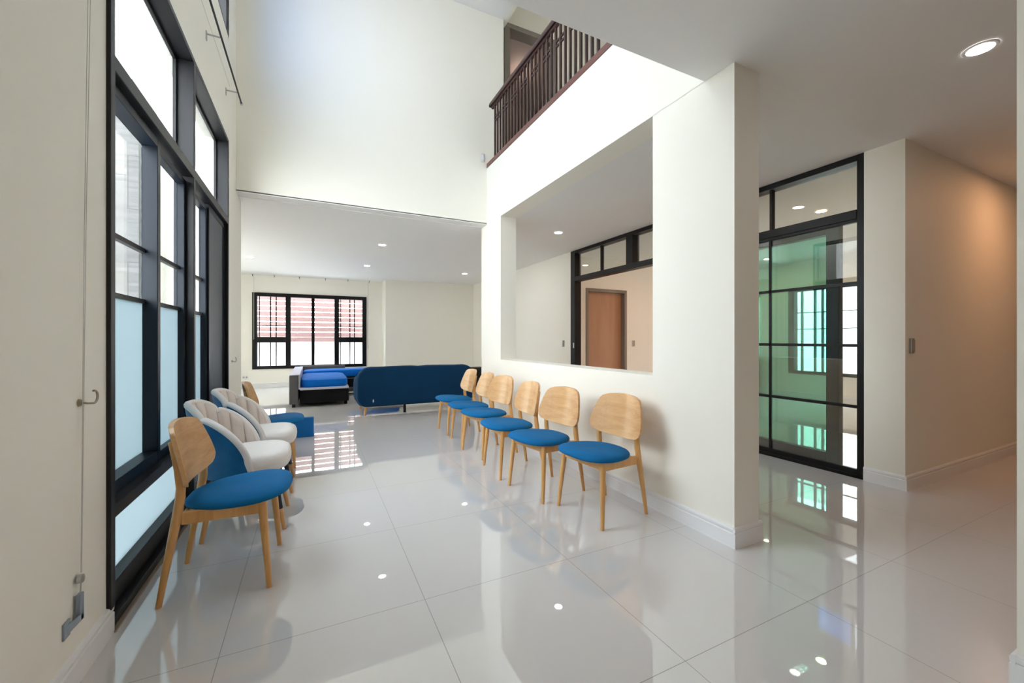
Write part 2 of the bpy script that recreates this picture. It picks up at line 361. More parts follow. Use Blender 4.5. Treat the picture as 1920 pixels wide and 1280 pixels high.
baseboard('baseboard_right.001', (XP0 - .014, .477), (XP1 + .014, .477), (0, 1), label='white baseboard on the wall end at the right edge')
baseboard('baseboard_back', (-2.2, FY), (1.66, FY), (0, -1), label='white baseboard under the far window')
baseboard('baseboard_back.001', (1.646, 10.77), (XC, 10.77), (0, -1), label='white baseboard of the stepped back wall')
baseboard('baseboard_back.002', (1.66, 10.77), (1.66, FY), (-1, 0), label='white baseboard on the step of the back wall')
baseboard('baseboard_corridor.001', (XC, 5.945), (XC, 10.77), (-1, 0), label='white baseboard of the corridor wall')
baseboard('baseboard_inner', (KX, 1.728), (KX, KY), (-1, 0), label='baseboard beyond the glass')
baseboard('baseboard_inner.001', (DX1, KY), (KX, KY), (0, -1), label='baseboard beyond the glass beside the brown door')

# ------------------------------------------------------------ big left window
W = empty('window_1', (XL, 3.35, 0)); struct(W, 'tall black framed window wall with frosted lower panes on the left', 'window')
def wb(x0, x1, y0, y1, z0, z1): return (x0, x1, y0 - 3.35, y1 - 3.35, z0, z1)     # x measured outward from the wall face
def wbox(mb, d0, d1, y0, y1, z0, z1): mb.box(-d0, -d1, y0 - 3.35, y1 - 3.35, z0, z1)
YA, YM0, YM1, YZ = 2.134, 3.345, 3.385, 4.560
ZB, ZM0, ZM1, ZT0, ZT1, ZTOP = .045, .438, .492, 2.222, 2.285, 2.985
mb = MB()
wbox(mb, -.014, .10, 2.092, YA, .10, 3.015); wbox(mb, 0, .10, 2.092, YA, .0, .1)
wbox(mb, -.006, .10, YZ, 4.602, .0, 3.015)
wbox(mb, -.006, .10, YA, YZ, .008, ZB); wbox(mb, .03, .10, YA, YZ, ZB, .135)
wbox(mb, -.006, .10, YA, YZ, ZTOP, 3.017)
mb.build('window_frame', 'frame', W, bevel=.003)
mb = MB(); wbox(mb, -.006, .10, YA, YZ, ZM0, ZM1); mb.build('transom_bar', 'frame', W, bevel=.003)
mb = MB(); wbox(mb, -.006, .10, YA, YZ, ZT0, ZT1); mb.build('transom_bar', 'frame', W, bevel=.003)
mb = MB(); wbox(mb, -.008, .10, YM0, YM1, ZB, ZM0); wbox(mb, -.008, .10, YM0, YM1, ZM1, ZT0); wbox(mb, -.008, .10, YM0, YM1, ZT1, ZTOP)
mb.build('mullion', 'frame', W, bevel=.003)
mb = MB(); wbox(mb, -.02, .0, 2.12, 4.60, .0, .008); mb.build('threshold_strip', 'grout', W)
def sash(y0, y1, z0, z1, d0, d1, fw=.04, bars=(), glassd=None, mat='sashm', film_top=None):
    s = MB()
    wbox(s, d0, d1, y0, y0 + fw, z0, z1); wbox(s, d0, d1, y1 - fw, y1, z0, z1)
    wbox(s, d0, d1, y0 + fw, y1 - fw, z0, z0 + fw * 1.3); wbox(s, d0, d1, y0 + fw, y1 - fw, z1 - fw, z1)
    so = s.build('sash', mat, W, bevel=.003)
    gd = glassd if glassd else (d0 + d1) / 2
    g = MB(); zf = film_top if film_top else z0
    if zf < z1: wbox(g, gd, gd + .005, y0 + fw, y1 - fw, zf, z1 - fw); g.build('pane', 'glass', so)
    if film_top:
        g = MB(); wbox(g, gd, gd + .005, y0 + fw, y1 - fw, z0 + fw * 1.3, min(zf, z1 - fw)); g.build('frosted_pane', 'film', so)
    for zb in bars:
        b = MB(); wbox(b, gd - .012, gd + .012, y0 + fw, y1 - fw, zb - .011, zb + .011); b.build('glazing_bar', 'frame', so)
    return so
BARS = (1.612, 1.347)
sash(2.136, 2.80, ZM1 + .012, ZT0 - .012, .022, .092, .045, BARS, .085, film_top=1.347)
sash(2.765, YM0, ZM1 + .004, ZT0 - .004, .010, .021, .03, (), .016, film_top=None) if False else None
sash(2.805, 3.342, ZM1 + .005, ZT0 - .03, .035, .080, .035, BARS, .07, film_top=1.347)
sash(3.388, 3.93, ZM1 + .005, ZT0 - .03, .035, .080, .035, BARS, .07, film_top=1.347)
sash(3.935, 4.556, ZM1 + .005, ZT0 - .005, .022, .080, .04, BARS, .07, film_top=1.347)
# insect screens
for y0, y1, d in ((3.975, 4.516, .030),):
    s = MB(); wbox(s, d, d + .003, y0, y1, ZM1 + .06, ZT0 - .05); s.build('insect_screen', 'screen', W)
for (y0, y1) in ((YA, YM0), (YM1, YZ)):
    g = MB(); wbox(g, .088, .093, y0, y1, ZT1, ZTOP); g.build('transom_pane', 'glass', W)
    s = MB(); wbox(s, .083, .10, y0, y0 + .022, ZT1, ZTOP); wbox(s, .083, .10, y1 - .022, y1, ZT1, ZTOP); wbox(s, .083, .10, y0 + .022, y1 - .022, ZTOP - .022, ZTOP)
    s.build('glazing_bead', 'frame', W)
    g = MB(); wbox(g, .080, .085, y0, y1, .135, ZM0); g.build('frosted_pane', 'filmlow', W)
# sash handle
mb = MB(); wbox(mb, -.004, .016, 2.136, 2.15, 1.38, 1.46); mb.build('pull_handle', 'black', W, bevel=.003)

# high window
W3 = empty('window_3', (XL, 3.3, 4.6)); struct(W3, 'high black framed window near the ceiling at top left', 'window')
mb = MB()
def w3(mb, d0, d1, y0, y1, z0, z1):
    d0 -= .029; d1 -= .029; mb.box(-d0, -d1, y0 - 3.3, y1 - 3.3, z0 - 4.6, z1 - 4.6)
w3(mb, .03, .12, 2.105, 4.600, UB, UB + .03); w3(mb, .03, .12, 2.105, 4.60, UT - .03, UT); w3(mb, .03, .12, 2.105, 2.14, UB + .03, UT - .03); w3(mb, .03, .12, 4.565, 4.6, UB + .03, UT - .03)
w3(mb, .03, .12, 3.33, 3.37, UB + .03, UT - .03); w3(mb, .03, .12, 3.95, 3.98, UB + .03, UT - .03)
mb.build('window_frame', 'frame', W3, bevel=.003)
g = MB(); w3(g, .08, .085, 2.14, 3.33, UB + .03, UT - .03); g.build('pane', 'upperglass', W3)
g = MB(); w3(g, .08, .085, 3.37, 3.95, UB + .03, UT - .03); g.build('pane', 'upperglass', W3)
g = MB(); w3(g, .034, .039, 3.98, 4.565, UB + .03, UT - .03); g.build('tinted_pane', 'blueglass', W3)

# far window
W2 = empty('window_2', (0, FY, FZ0)); struct(W2, 'black four-part window in the back wall of the far room', 'window')
def w2(mb, x0, x1, d0, d1, z0, z1): mb.box(x0, x1, d0, d1, z0, z1)
H2 = FZ1 - FZ0
mb = MB()
w2(mb, FX0, FX0 + .10, -.03, .10, 0, H2); w2(mb, FX1 - .10, FX1, -.03, .10, 0, H2)
w2(mb, FX0 + .10, FX1 - .10, -.03, .10, 0, .075); w2(mb, FX0 + .10, FX1 - .10, -.03, .10, H2 - .085, H2)
XA, XB = -.545, .545
w2(mb, XA - .055, XA + .055, -.03, .10, .075, H2 - .085); w2(mb, XB - .055, XB + .055, -.03, .10, .075, H2 - .085)
mb.build('window_frame', 'black', W2, bevel=.004)
mb = MB(); w2(mb, -.035, .035, 0, .08, .075, H2 - .085); mb.build('mullion', 'black', W2, bevel=.003)
ZR = 1.14 - FZ0
for x0, x1 in ((FX0 + .10, XA - .055), (XB + .055, FX1 - .10)):
    mb = MB(); w2(mb, x0, x1, -.02, .09, ZR - .065, ZR + .065); mb.build('middle_rail', 'black', W2, bevel=.003)
    mb = MB(); w2(mb, x1 - .06, x1 - .03, -.035, -.02, ZR - .03, ZR + .03); mb.build('latch', 'black', W2)
    for z0, z1, mt, bars in ((.075, ZR - .065, 'filmlow', 0), (ZR + .065, H2 - .085, 'glass', 1)):
        mb = MB(); w2(mb, x0, x1, .035, .04, z0, z1); mb.build('pane', 'glass', W2)
        mb = MB()
        for k in (.46, .66): w2(mb, x0 + (x1 - x0) * k - .012, x0 + (x1 - x0) * k + .012, .025, .034, z0, z1)
        if bars: w2(mb, x0, x1, .025, .034, z0 + .26, z0 + .28)
        w2(mb, x0 + .03, x0 + .05, .05, .07, z0, z1)
        mb.build('glazing_bar', 'black', W2)
for x0, x1 in ((XA + .055, -.035), (.035, XB - .055)):
    mb = MB(); w2(mb, x0, x1, .035, .04, .075, H2 - .085); mb.build('pane', 'glass', W2)

# window in the glazed room
W4 = empty('window_4', (KX, 4.0, KZ0)); struct(W4, 'black framed window in the room beyond the green glass', 'window')
mb = MB(); h4 = KZ1 - KZ0
mb.box(-.03, .10, KW0 - 4, KW0 + .06 - 4, 0, h4); mb.box(-.03, .10, KW1 - .11 - 4, KW1 - 4, 0, h4)
mb.box(-.03, .10, KW0 + .06 - 4, KW1 - .11 - 4, 0, .06); mb.box(-.03, .10, KW0 + .06 - 4, KW1 - .11 - 4, h4 - .07, h4)
for yy in (4.70, 4.47, 4.34, 4.1, 3.75): mb.box(0, .06, yy - .012 - 4, yy + .012 - 4, .06, h4 - .07)
mb.box(0, .06, KW0 + .06 - 4, KW1 - .11 - 4, 1.19, 1.205); mb.box(0, .06, KW0 + .06 - 4, KW1 - .11 - 4, .87, .885)
mb.build('window_frame', 'black', W4, bevel=.004)
mb = MB(); mb.box(.065, .07, KW0 + .06 - 4, KW1 - .11 - 4, .06, h4 - .07); mb.build('pane', 'glass', W4)

# ------------------------------------------------------------ black glazed screen between corridor and inner room
S = empty('door_2', (XC, 3.8, 0)); struct(S, 'floor to ceiling black framed sliding glass screen along the corridor', 'glass partition')
SY0, SY1 = 1.728, 5.945
def sb(mb, x0, x1, y0, y1, z0, z1): mb.box(x0, x1, y0 - 3.8, y1 - 3.8, z0, z1)
mb = MB()
sb(mb, 0, .13, SY0, SY0 + .05, 0, ZC); sb(mb, 0, .13, SY1 - .13, SY1, 0, ZC)
sb(mb, 0, .13, SY0 + .05, SY1 - .13, 2.625, ZC); sb(mb, 0, .13, SY0 + .05, SY1 - .13, 2.148, 2.226)
sb(mb, -.0, .13, SY0 + .05, SY1 - .13, 0, .03)
sb(mb, 0, .13, 4.41, 4.545, 2.226, 2.625); sb(mb, 0, .13, 2.95, 3.06, 2.226, 2.625)
mb.build('partition_frame', 'black', S, bevel=.004)
mb = MB(); sb(mb, .02, .07, 5.125, 5.15, 2.226, 2.625); sb(mb, .02, .07, 2.484, 2.506, 2.226, 2.625); sb(mb, .02, .07, 3.7, 3.72, 2.226, 2.625)
mb.build('glazing_bar', 'black', S)
for y0, y1 in ((SY0 + .05, 2.95), (3.06, 4.41), (4.545, SY1 - .13)):
    mb = MB(); sb(mb, .05, .056, y0, y1, 2.226, 2.625); mb.build('transom_pane', 'clear2', S)
CB = (1.618, 1.099, .591)
def panel(name, x, y0, y1, st0, st1, gm, bars=True, vb=None, rail=.07):
    mb = MB()
    if st0: sb(mb, x, x + .035, y0, y0 + st0, .03, 2.148)
    if st1: sb(mb, x, x + .035, y1 - st1, y1, .03, 2.148)
    sb(mb, x, x + .035, y0 + st0, y1 - st1, .03, .03 + rail); sb(mb, x, x + .035, y0 + st0, y1 - st1, 2.148 - rail * .6, 2.148)
    o = mb.build(name, 'black', S, bevel=.003)
    mb = MB(); sb(mb, x + .014, x + .02, y0 + st0, y1 - st1, .03 + rail, 2.148 - rail * .6); mb.build('pane', gm, o)
    if bars:
        for z in CB:
            mb = MB(); sb(mb, x + .004, x + .013, y0 + st0, y1 - st1, z - .013, z + .013); mb.build('glazing_bar', 'black', o)
    if vb:
        mb = MB(); sb(mb, x + .004, x + .013, vb - .012, vb + .012, .03 + rail, 2.148 - rail * .6); mb.build('glazing_bar', 'black', o)
    return o
panel('fixed_panel', .004, SY0 + .05, 3.02, 0, .07, 'clear2', vb=2.494, rail=.045)
panel('sliding_panel', .044, 1.925, 3.1, .10, .07, 'green', bars=False, rail=.12)
panel('sliding_panel', .086, 1.93, 3.25, .10, .07, 'green', bars=False, rail=.12)
mb = MB(); sb(mb, -.01, .0, 5.835, 5.86, 1.0, 1.09); mb.build('door_latch', 'metal', S, bevel=.003)
# brown door behind
D1 = empty('door_1', ((DX0 + DX1) / 2, KY, 0)); struct(D1, 'closed plain brown door seen through the unglazed opening', 'door')
hw = (DX1 - DX0) / 2
mb = MB(); mb.box(-hw, -hw + .035, -.012, .15, 0, DZ); mb.box(hw - .035, hw, -.012, .15, 0, DZ); mb.box(-hw + .035, hw - .035, -.012, .15, DZ - .035, DZ)
mb.box(-hw - .02, -hw, -.014, 0, 0, DZ + .02); mb.box(hw, hw + .02, -.014, 0, 0, DZ + .02); mb.box(-hw, hw, -.014, 0, DZ, DZ + .02)
mb.build('door_frame', 'doorframe', D1, bevel=.003)
B(-hw + .035, hw - .035, .10, .14, .005, DZ - .035).build('door_leaf', 'doorleaf', D1, bevel=.003)

# ------------------------------------------------------------ outdoors
struct(B(-30, 30, -12, 40, -.4, -.13).build('ground', 'ground'), 'pale paving outside the windows', 'ground')
tag(B(-5.2, -5.0, -6, 16, -.2, 1.9).build('boundary_wall', 'white_ext'), 'white boundary wall outside the left window', 'wall')
tag(B(10.4, 10.6, -2, 12, -.2, 2.6).build('boundary_wall', 'white_ext'), 'white garden wall outside the window of the glazed room', 'wall')
tag(B(-6, 8, 13.6, 13.75, -.2, 1.32).build('boundary_wall', 'white_ext'), 'low white wall below the slats outside the far window', 'wall')
tag(B(-2.3, -1.33, 4.5, 4.95, -.2, 3.35).build('stone_column', 'marble'), 'beige travertine clad column outside the first window pane', 'column')
struct(B(-2.3, XL - .19, 1.2, 6.0, 3.4, 3.6).build('canopy', 'white_ext'), 'white canopy over the left window', 'canopy') if False else None
fn = empty('slat_fence', (0, 13.4, 0)); tag(fn, 'salmon horizontal slat fence outside the far window', 'fence')
mb = MB()
for k in range(11): mb.box(-3.4, 3.4, -.012, .012, 1.08 + k * .148, 1.08 + k * .148 + .124)
mb.build('slat_panel', 'slat', fn)
for x in (-2.2, 0, 2.2): B(x - .03, x + .03, .02, .08, -.12, 2.7).build('fence_post', 'slat', fn)
tr = empty('garden_tree', (-4.3, 5.6, -.15)); tag(tr, 'leafy green tree reflected in the glazed screen', 'tree')
MB().tube([(0, 0, 0), (.05, .02, 1.2), (0, .1, 2.2), (.1, 0, 3)], [.09, .07, .05, .03], 10).build('trunk', 'bark', tr, smooth=True)
mb = MB(); rnd = random.Random(3)
for c, r, n in (((0, .1, 2.9), .55, 700), ((.15, .75, 2.6), .5, 500), ((-.1, -.7, 2.5), .45, 400), ((0, 1.5, 2.45), .4, 300)):
    for i in range(n):
        d = Vector((rnd.gauss(0, 1), rnd.gauss(0, 1), rnd.gauss(0, 1))).normalized() * r * rnd.uniform(.5, 1)
        p = Vector(c) + d; a = Vector((rnd.gauss(0, 1), rnd.gauss(0, 1), rnd.gauss(0, 1))).normalized(); b = a.orthogonal().normalized()
        l = rnd.uniform(.04, .08)
        mb.add([p - a * l, p + b * l * .45, p + a * l, p - b * l * .45], [(0, 1, 2, 3)])
mb.build('foliage', 'leaf', tr)

# ------------------------------------------------------------ banister upstairs
R = empty('banister', (2.12, 3.5, ZU)); tag(R, 'dark brown wooden banister along the upstairs landing edge', 'banister')
def rb_(mb, x0, x1, y0, y1, z0, z1): mb.box(x0, x1, y0 - 3.5, y1 - 3.5, z0 - ZU, z1 - ZU)
mb = MB(); rb_(mb, -.04, .04, 1.68, 5.035, ZU - .008, 3.492); mb.build('base_rail', 'railbase', R, bevel=.004)
prof = [(-.034, 4.205), (.034, 4.205), (.04, 4.225), (.036, 4.25), (.018, 4.268), (-.018, 4.268), (-.036, 4.25), (-.04, 4.225)]
mb = MB(); mb.loft([[(a, y - 3.5, b - ZU) for a, b in prof] for y in (1.70, 4.96)]); mb.build('handrail', 'rail', R, bevel=.004)
mb = MB(); rb_(mb, -.014, .014, 1.70, 4.93, 4.175, 4.206); mb.build('top_rail', 'rail', R)
GP = .372
for k in range(9):
    yc = 4.80 - .04 - GP * k * .66 - .0
    for j in (-1, 0, 1):
        y = yc + j * .082
        if y < 1.75: continue
        mb = MB(); rb_(mb, -.010, .010, y - .0115, y + .0115, 3.49, 4.18); mb.build('baluster', 'rail', R)
    if yc - .08 > 1.75:
        for z in (3.98, 4.03):
            mb = MB(); rb_(mb, -.008, .008, yc - .07, yc + .07, z - .008, z + .008); mb.build('cross_bar', 'rail', R)
mb = MB(); mb.box(-.03, .03, -.012, 0, -.055, .055)
sk = empty('wall_socket', (2.02, YV1, 3.56)); tag(sk, 'small white socket high on the wall at the foot of the banister', 'socket')
mb.build('cover_plate', 'plate', sk, bevel=.004); mb = MB(); mb.box(-.018, .018, -.016, -.010, -.035, .035); mb.build('switch_key', 'trim', sk)

# ------------------------------------------------------------ wooden chairs
def outline(n, rear, front, wr, wf, p=2.6):
    pts = []
    cx_, hl = (rear + front) / 2, (front - rear) / 2
    for k in range(n):
        a = 2 * pi * k / n
        ca, sa = cos(a), sin(a)
        u = math.copysign(abs(ca) ** (2 / p), ca); v = math.copysign(abs(sa) ** (2 / p), sa)
        t = (u + 1) / 2
        wd = wr + (wf - wr) * math.sin(min(1, t * 1.35) * pi / 2)
        pts.append((cx_ + hl * u, wd * v))
    return pts
def pad(mb, ol, prof, crown=0.0, zfun=None):
    cx_ = sum(p[0] for p in ol) / len(ol); loops = []
    for s_, z in prof:
        loops.append([(cx_ + (x - cx_) * s_, y * s_, z + (zfun(x, y, s_) if zfun else 0)) for x, y in ol])
    mb.loft(loops)
def wood_chair():
    r = empty('dining_chair')
    # seat pad
    mb = MB(); ol = outline(48, -.158, .285, .165, .232, 2.8)
    zf = lambda x, y, s_: .05 * (x * s_) - .012 * (1 - s_) - .014
    pad(mb, ol, [(.0, .398), (.80, .398), (.93, .400), (.985, .406), (1.0, .414), (.988, .424), (.95, .434), (.84, .446), (.6, .455), (.3, .457), (.0, .457)], zfun=zf)
    mb.build('seat', 'bluefab', r, smooth=True)
    # aprons
    def bar(p, q, h, th, name='apron'):
        p = Vector(p); q = Vector(q); d = (q - p).normalized(); n = Vector((-d.y, d.x, 0)) * th / 2
        mb = MB(); mb.loft([[c + n + Vector((0, 0, h / 2)), c - n + Vector((0, 0, h / 2)), c - n - Vector((0, 0, h / 2)), c + n - Vector((0, 0, h / 2))] for c in (p, q)])
        mb.build(name, 'oak', r, bevel=.004)
    for s in (-1, 1): bar((-.132, s * .172, .362), (.172, s * .185, .368), .054, .022)
    bar((.172, -.175, .370), (.172, .175, .370), .055, .02); bar((-.130, -.160, .352), (-.130, .160, .352), .05, .02)
    for s in (-1, 1):
        mb = MB(); mb.tube([(.205, s * .214, 0), (.198, s * .208, .10), (.176, s * .187, .36), (.173, s * .185, .396)], [.0115, .0135, .0185, .0185], 14); mb.build('leg', 'oak', r, smooth=True)
        foot = [(-.208, s * .190, 0), (-.190, s * .187, .12), (-.150, s * .180, .36), (-.137, s * .177, .45), (-.135, s * .176, .50), (-.146, s * .172, .58), (-.172, s * .163, .70)]
        mb = MB(); mb.tube(foot, [.0115, .0135, .0185, .0185, .0175, .015, .012], 14); mb.build('leg', 'oak', r, smooth=True)
    # curved veneer backrest, grid mesh
    NU, NV = 28, 18
    zb, zt = .490, .762
    def pt(u, v, off):
        # u -1..1 across, v 0..1 up, superelliptic outline, wider low down
        z = zb + (zt - zb) * v
        vv = abs(v * 2 - 1)
        k = (1 - vv ** 6.5) ** (1 / 2.2) if vv < 1 else 0
        wid = (.236 - .062 * (max(0, v - .25) / .75) ** 1.5 - .030 * (max(0, .25 - v) / .25) ** 2) * (.72 + .28 * k)
        y = u * wid
        z2 = z + .010 * (1 - u * u) * (1 if v > .5 else -1) * vv ** 3 
        cu = .055 * (y / .23) ** 2
        x = -.142 - .052 * (v) + cu + .01 * (v - .5) ** 2
        return Vector((x - off, y, z2))
    mb = MB(); vs_ = []; fs = []
    for off in (0, .020):
        for j in range(NV + 1):
            for i in range(NU + 1): vs_.append(pt(-1 + 2 * i / NU, j / NV, off))
    n1 = (NU + 1) * (NV + 1)
    for j in range(NV):
        for i in range(NU):
            a = j * (NU + 1) + i; fs.append((a, a + 1, a + NU + 2, a + NU + 1)); fs.append((a + n1, a + n1 + NU + 1, a + n1 + NU + 2, a + n1 + 1))
    for j in range(NV):
        for i in (0, NU):
            a = j * (NU + 1) + i; fs.append((a, a + NU + 1, a + n1 + NU + 1, a + n1))
    for i in range(NU):
        for j in (0, NV):
            a = j * (NU + 1) + i; fs.append((a, a + n1, a + n1 + 1, a + 1))
    mb.add(vs_, fs); mb.build('backrest', 'veneer', r, smooth=True, bevel=.002)
    return r
CH = wood_chair()
GR = 'blue-seated wooden chairs'
spots = [
    (1.752, 2.199, 185.1, 'light wood dining chair with blue seat, nearest of the row against the partition wall'),
    (1.620, 2.707, 187.7, 'light wood dining chair with blue seat, second from the near end of the wall row'),
    (1.594, 3.232, 175.9, 'light wood dining chair with blue seat, third from the near end of the wall row'),
    (1.630, 3.856, 187.7, 'light wood dining chair with blue seat, third from the far end of the wall row'),
    (1.642, 4.346, 177.4, 'light wood dining chair with blue seat, next to last toward the far sofa'),
    (1.655, 4.920, 179.0, 'light wood dining chair with blue seat, farthest of the wall row beside the navy sofa'),
    (-.381, 2.418, -2.0, 'large foreground oak chair with blue seat beside the tall window'),
    (-.36, 4.33, 2.0, 'oak chair with blue seat behind the two cream chairs by the window')]
for i, (x, y, a, lb) in enumerate(spots):
    o = CH if i == 0 else copy_tree(CH)
    o.location = (x, y, 0); o.rotation_euler.z = radians(a); tag(o, lb, 'chair', GR)

# ------------------------------------------------------------ cream shell chairs
def shell_chair():
    r = empty('shell_chair')
    mb = MB(); ol = outline(48, -.19, .235, .20, .235, 2.9)
    pad(mb, ol, [(.0, .355), (.80, .355), (.93, .362), (.985, .380), (1.0, .405), (.99, .432), (.955, .452), (.86, .466), (.6, .474), (.3, .476), (.0, .476)])
    mb.build('seat', 'creamlight', r, smooth=True)
    NA, NV = 132, 14; A0 = radians(102)
    def P(a, v, side):      # a angle from the back, v 0..1 up; side 0 inner, 1 outer
        t = abs(a) / A0
        deg = abs(a) * 180 / pi; edge = A0 * 180 / pi
        centre = .765 - .085 * min(1, deg / 52) ** 3.5
        u = max(0, (deg - 46) / (edge - 46)); wing = .435 + .262 * max(0, 1 - u ** 1.7) ** .66
        top = centre if deg < 50 else wing
        top -= .022 * math.exp(-((deg - 50) / 2.2) ** 2)
        bot = .345 + .01 * t
        z = bot + (top - bot) * v
        flare = 1 + .10 * v * (1 - .4 * t)
        rx, ry = .235 * flare, .235 * flare
        if side == 0:
            ch = abs(cos(a * pi / (2 * A0) * 11)) ** .5
            rr = -.048 + .018 * ch * 1.0 * min(1, v * 4) * min(1, (1 - v) * 6 + .3)
            rr = -.020 - .022 * ch * min(1, (1 - v) * 8 + .25)
        else: rr = .012
        x = -cos(a) * (rx + rr) - .005 - .045 * v * (1 - t * .5); y = sin(a) * (ry + rr)
        return Vector((x, y, z))
    ang = [-A0 + 2 * A0 * i / NA for i in range(NA + 1)]
    def sheet(side, name, mat):
        mb = MB(); vs_ = [P(a, j / NV, side) for j in range(NV + 1) for a in ang]; fs = []
        off = .008 if side else -.008
        c = Vector((0, 0, 0))
        n1 = len(vs_)
        vs_ += [P(a, j / NV, side) + Vector((cos(a), -sin(a), 0)) * (.012 if side else -.010) for j in range(NV + 1) for a in ang]
        W_ = NA + 1
        for j in range(NV):
            for i in range(NA):
                q = j * W_ + i; fs.append((q, q + 1, q + W_ + 1, q + W_)); fs.append((q + n1, q + n1 + W_, q + n1 + W_ + 1, q + n1 + 1))
            for i in (0, NA):
                q = j * W_ + i; fs.append((q, q + W_, q + n1 + W_, q + n1))
        for i in range(NA):
            for j in (0, NV):
                q = j * W_ + i; fs.append((q, q + n1, q + n1 + 1, q + 1))
        mb.add(vs_, fs); return mb.build(name, mat, r, smooth=True)
    sheet(0, 'backrest', 'cream'); sheet(1, 'back_shell', 'velvet')
    rim = [P(a, 1, 1) + Vector((cos(a), -sin(a), 0)) * .016 for a in ang]
    rim = [(P(ang[0], v / 6, 0) + P(ang[0], v / 6, 1)) / 2 for v in range(6)] + rim + [(P(ang[-1], v / 6, 0) + P(ang[-1], v / 6, 1)) / 2 for v in range(5, -1, -1)]
    MB().tube(rim, .0195, 10).build('rim', 'creamlight', r, smooth=True)
    B(-.16, .16, -.16, .16, .325, .356).build('seat_frame', 'navy', r, bevel=.006)
    for sx, sy in ((1, 1), (1, -1), (-1, 1), (-1, -1)):
        top = Vector((sx * .145, sy * .14, .335)); bt = Vector((sx * .205, sy * .192, 0)); k = bt + (top - bt) * .36
        lg = MB().tube([k, top], [.0145, .020], 14).build('leg', 'navy', r, smooth=True)
        MB().tube([bt, bt + (top - bt) * .03, k], [.010, .011, .0147], 14).build('leg_tip', 'gold', lg, smooth=True)
    return r
SC = shell_chair()
for i, (x, y, a, lb) in enumerate(((-.362, 3.02, 0, 'cream channel-backed shell chair with blue velvet outside, right behind the foreground oak chair'),
                                   (-.35, 3.665, 0, 'cream channel-backed shell chair with blue velvet outside, farther of the two by the window'))):
    o = SC if i == 0 else copy_tree(SC)
    o.location = (x, y, 0); o.rotation_euler.z = radians(a); tag(o, lb, 'chair', 'cream shell chairs')

# thin upright blue box on the floor
tag(B(-.36, .008, 5.37, 5.43, 0, .228).build('blue_block', 'panelblue', bevel=.004), 'low bright blue block on the floor behind the window-side oak chair', 'block')

# ------------------------------------------------------------ navy sofa seen from behind
so = empty('sofa', (1.525, 6.45, 0), 0); tag(so, 'navy blue rounded sofa on wooden legs standing with its back to the viewer', 'sofa')
def rr_outline(w_, h_, r_, z0, n=12, dip=0):
    pts = []
    for cx_, cz, a0 in ((w_ - r_, z0 + h_ - r_, 0), (-w_ + r_, z0 + h_ - r_, 90), (-w_ + r_ * .7, z0 + r_ * .7, 180), (w_ - r_ * .7, z0 + r_ * .7, 270)):
        rad = r_ if a0 < 180 else r_ * .7
        for k in range(n + 1):
            a = radians(a0 + 90 * k / n); pts.append((cx_ + rad * cos(a), cz + rad * sin(a)))
        if a0 == 0:
            for k in range(1, 12): 
                x = (w_ - r_) * (1 - 2 * k / 12); pts.append((x, z0 + h_ - dip * math.exp(-(x / .09) ** 2) + .006 * math.cos(x / w_ * pi * 1.0)))
    return pts
HW = .935
def sofa_back():
    mb = MB(); loops = []
    for yy, s_ in ((0, .90), (.004, .93), (.016, .965), (.04, .99), (.08, 1), (.14, 1), (.18, .985), (.20, .95), (.205, .92)):
        ol = rr_outline(HW, .605, .20, .125, dip=.012); cz = .425
        loops.append([(x - math.copysign(.04 * (1 - s_) * 5, x) * 1 if abs(x) > .3 else x, yy - .02 * abs(x / HW) ** 2 * 0, cz + (z - cz) * (1 - (1 - s_) * .9)) for x, z in ol])
    mb.loft(loops); return mb.build('backrest', 'sofa', so, smooth=True)
sofa_back()
for s in (-1, 1):
    mb = MB(); loops = []
    for yy, k in ((.12, .9), (.14, 1), (.7, 1), (.76, .94), (.785, .82), (.79, .7)):
        xc = s * (HW - .085); ol = []
        for q in range(24):
            a = 2 * pi * q / 24; ol.append((xc + .083 * k * math.copysign(abs(cos(a)) ** .8, cos(a)), yy, .345 + .215 * k * math.copysign(abs(sin(a)) ** .6, sin(a))))
        loops.append(ol)
    mb.loft(loops); mb.build('armrest', 'sofa', so, smooth=True)
B(-.78, .78, .18, .80, .14, .30).build('seat_base', 'sofa', so, bevel=.03, seg=4)
for a, b in ((-.775, -.005), (.005, .775)): B(a, b, .2, .82, .30, .42).build('seat_cushion', 'sofa', so, bevel=.04, seg=4)
for x, y in ((-.80, .09), (.80, .09), (-.80, .68), (.80, .68)):
    MB().tube([(x * 1.03, y - (.03 if y < .3 else -.03), 0), (x, y, .145)], [.014, .024], 14).build('leg', 'oak', so, smooth=True)
B(-.225 - .018, -.225 + .018, .06, .10, 0, .14).build('centre_leg', 'black', so)
B(-.715, -.70, -.006, .01, .20, .24).build('care_tag', 'plate', so)

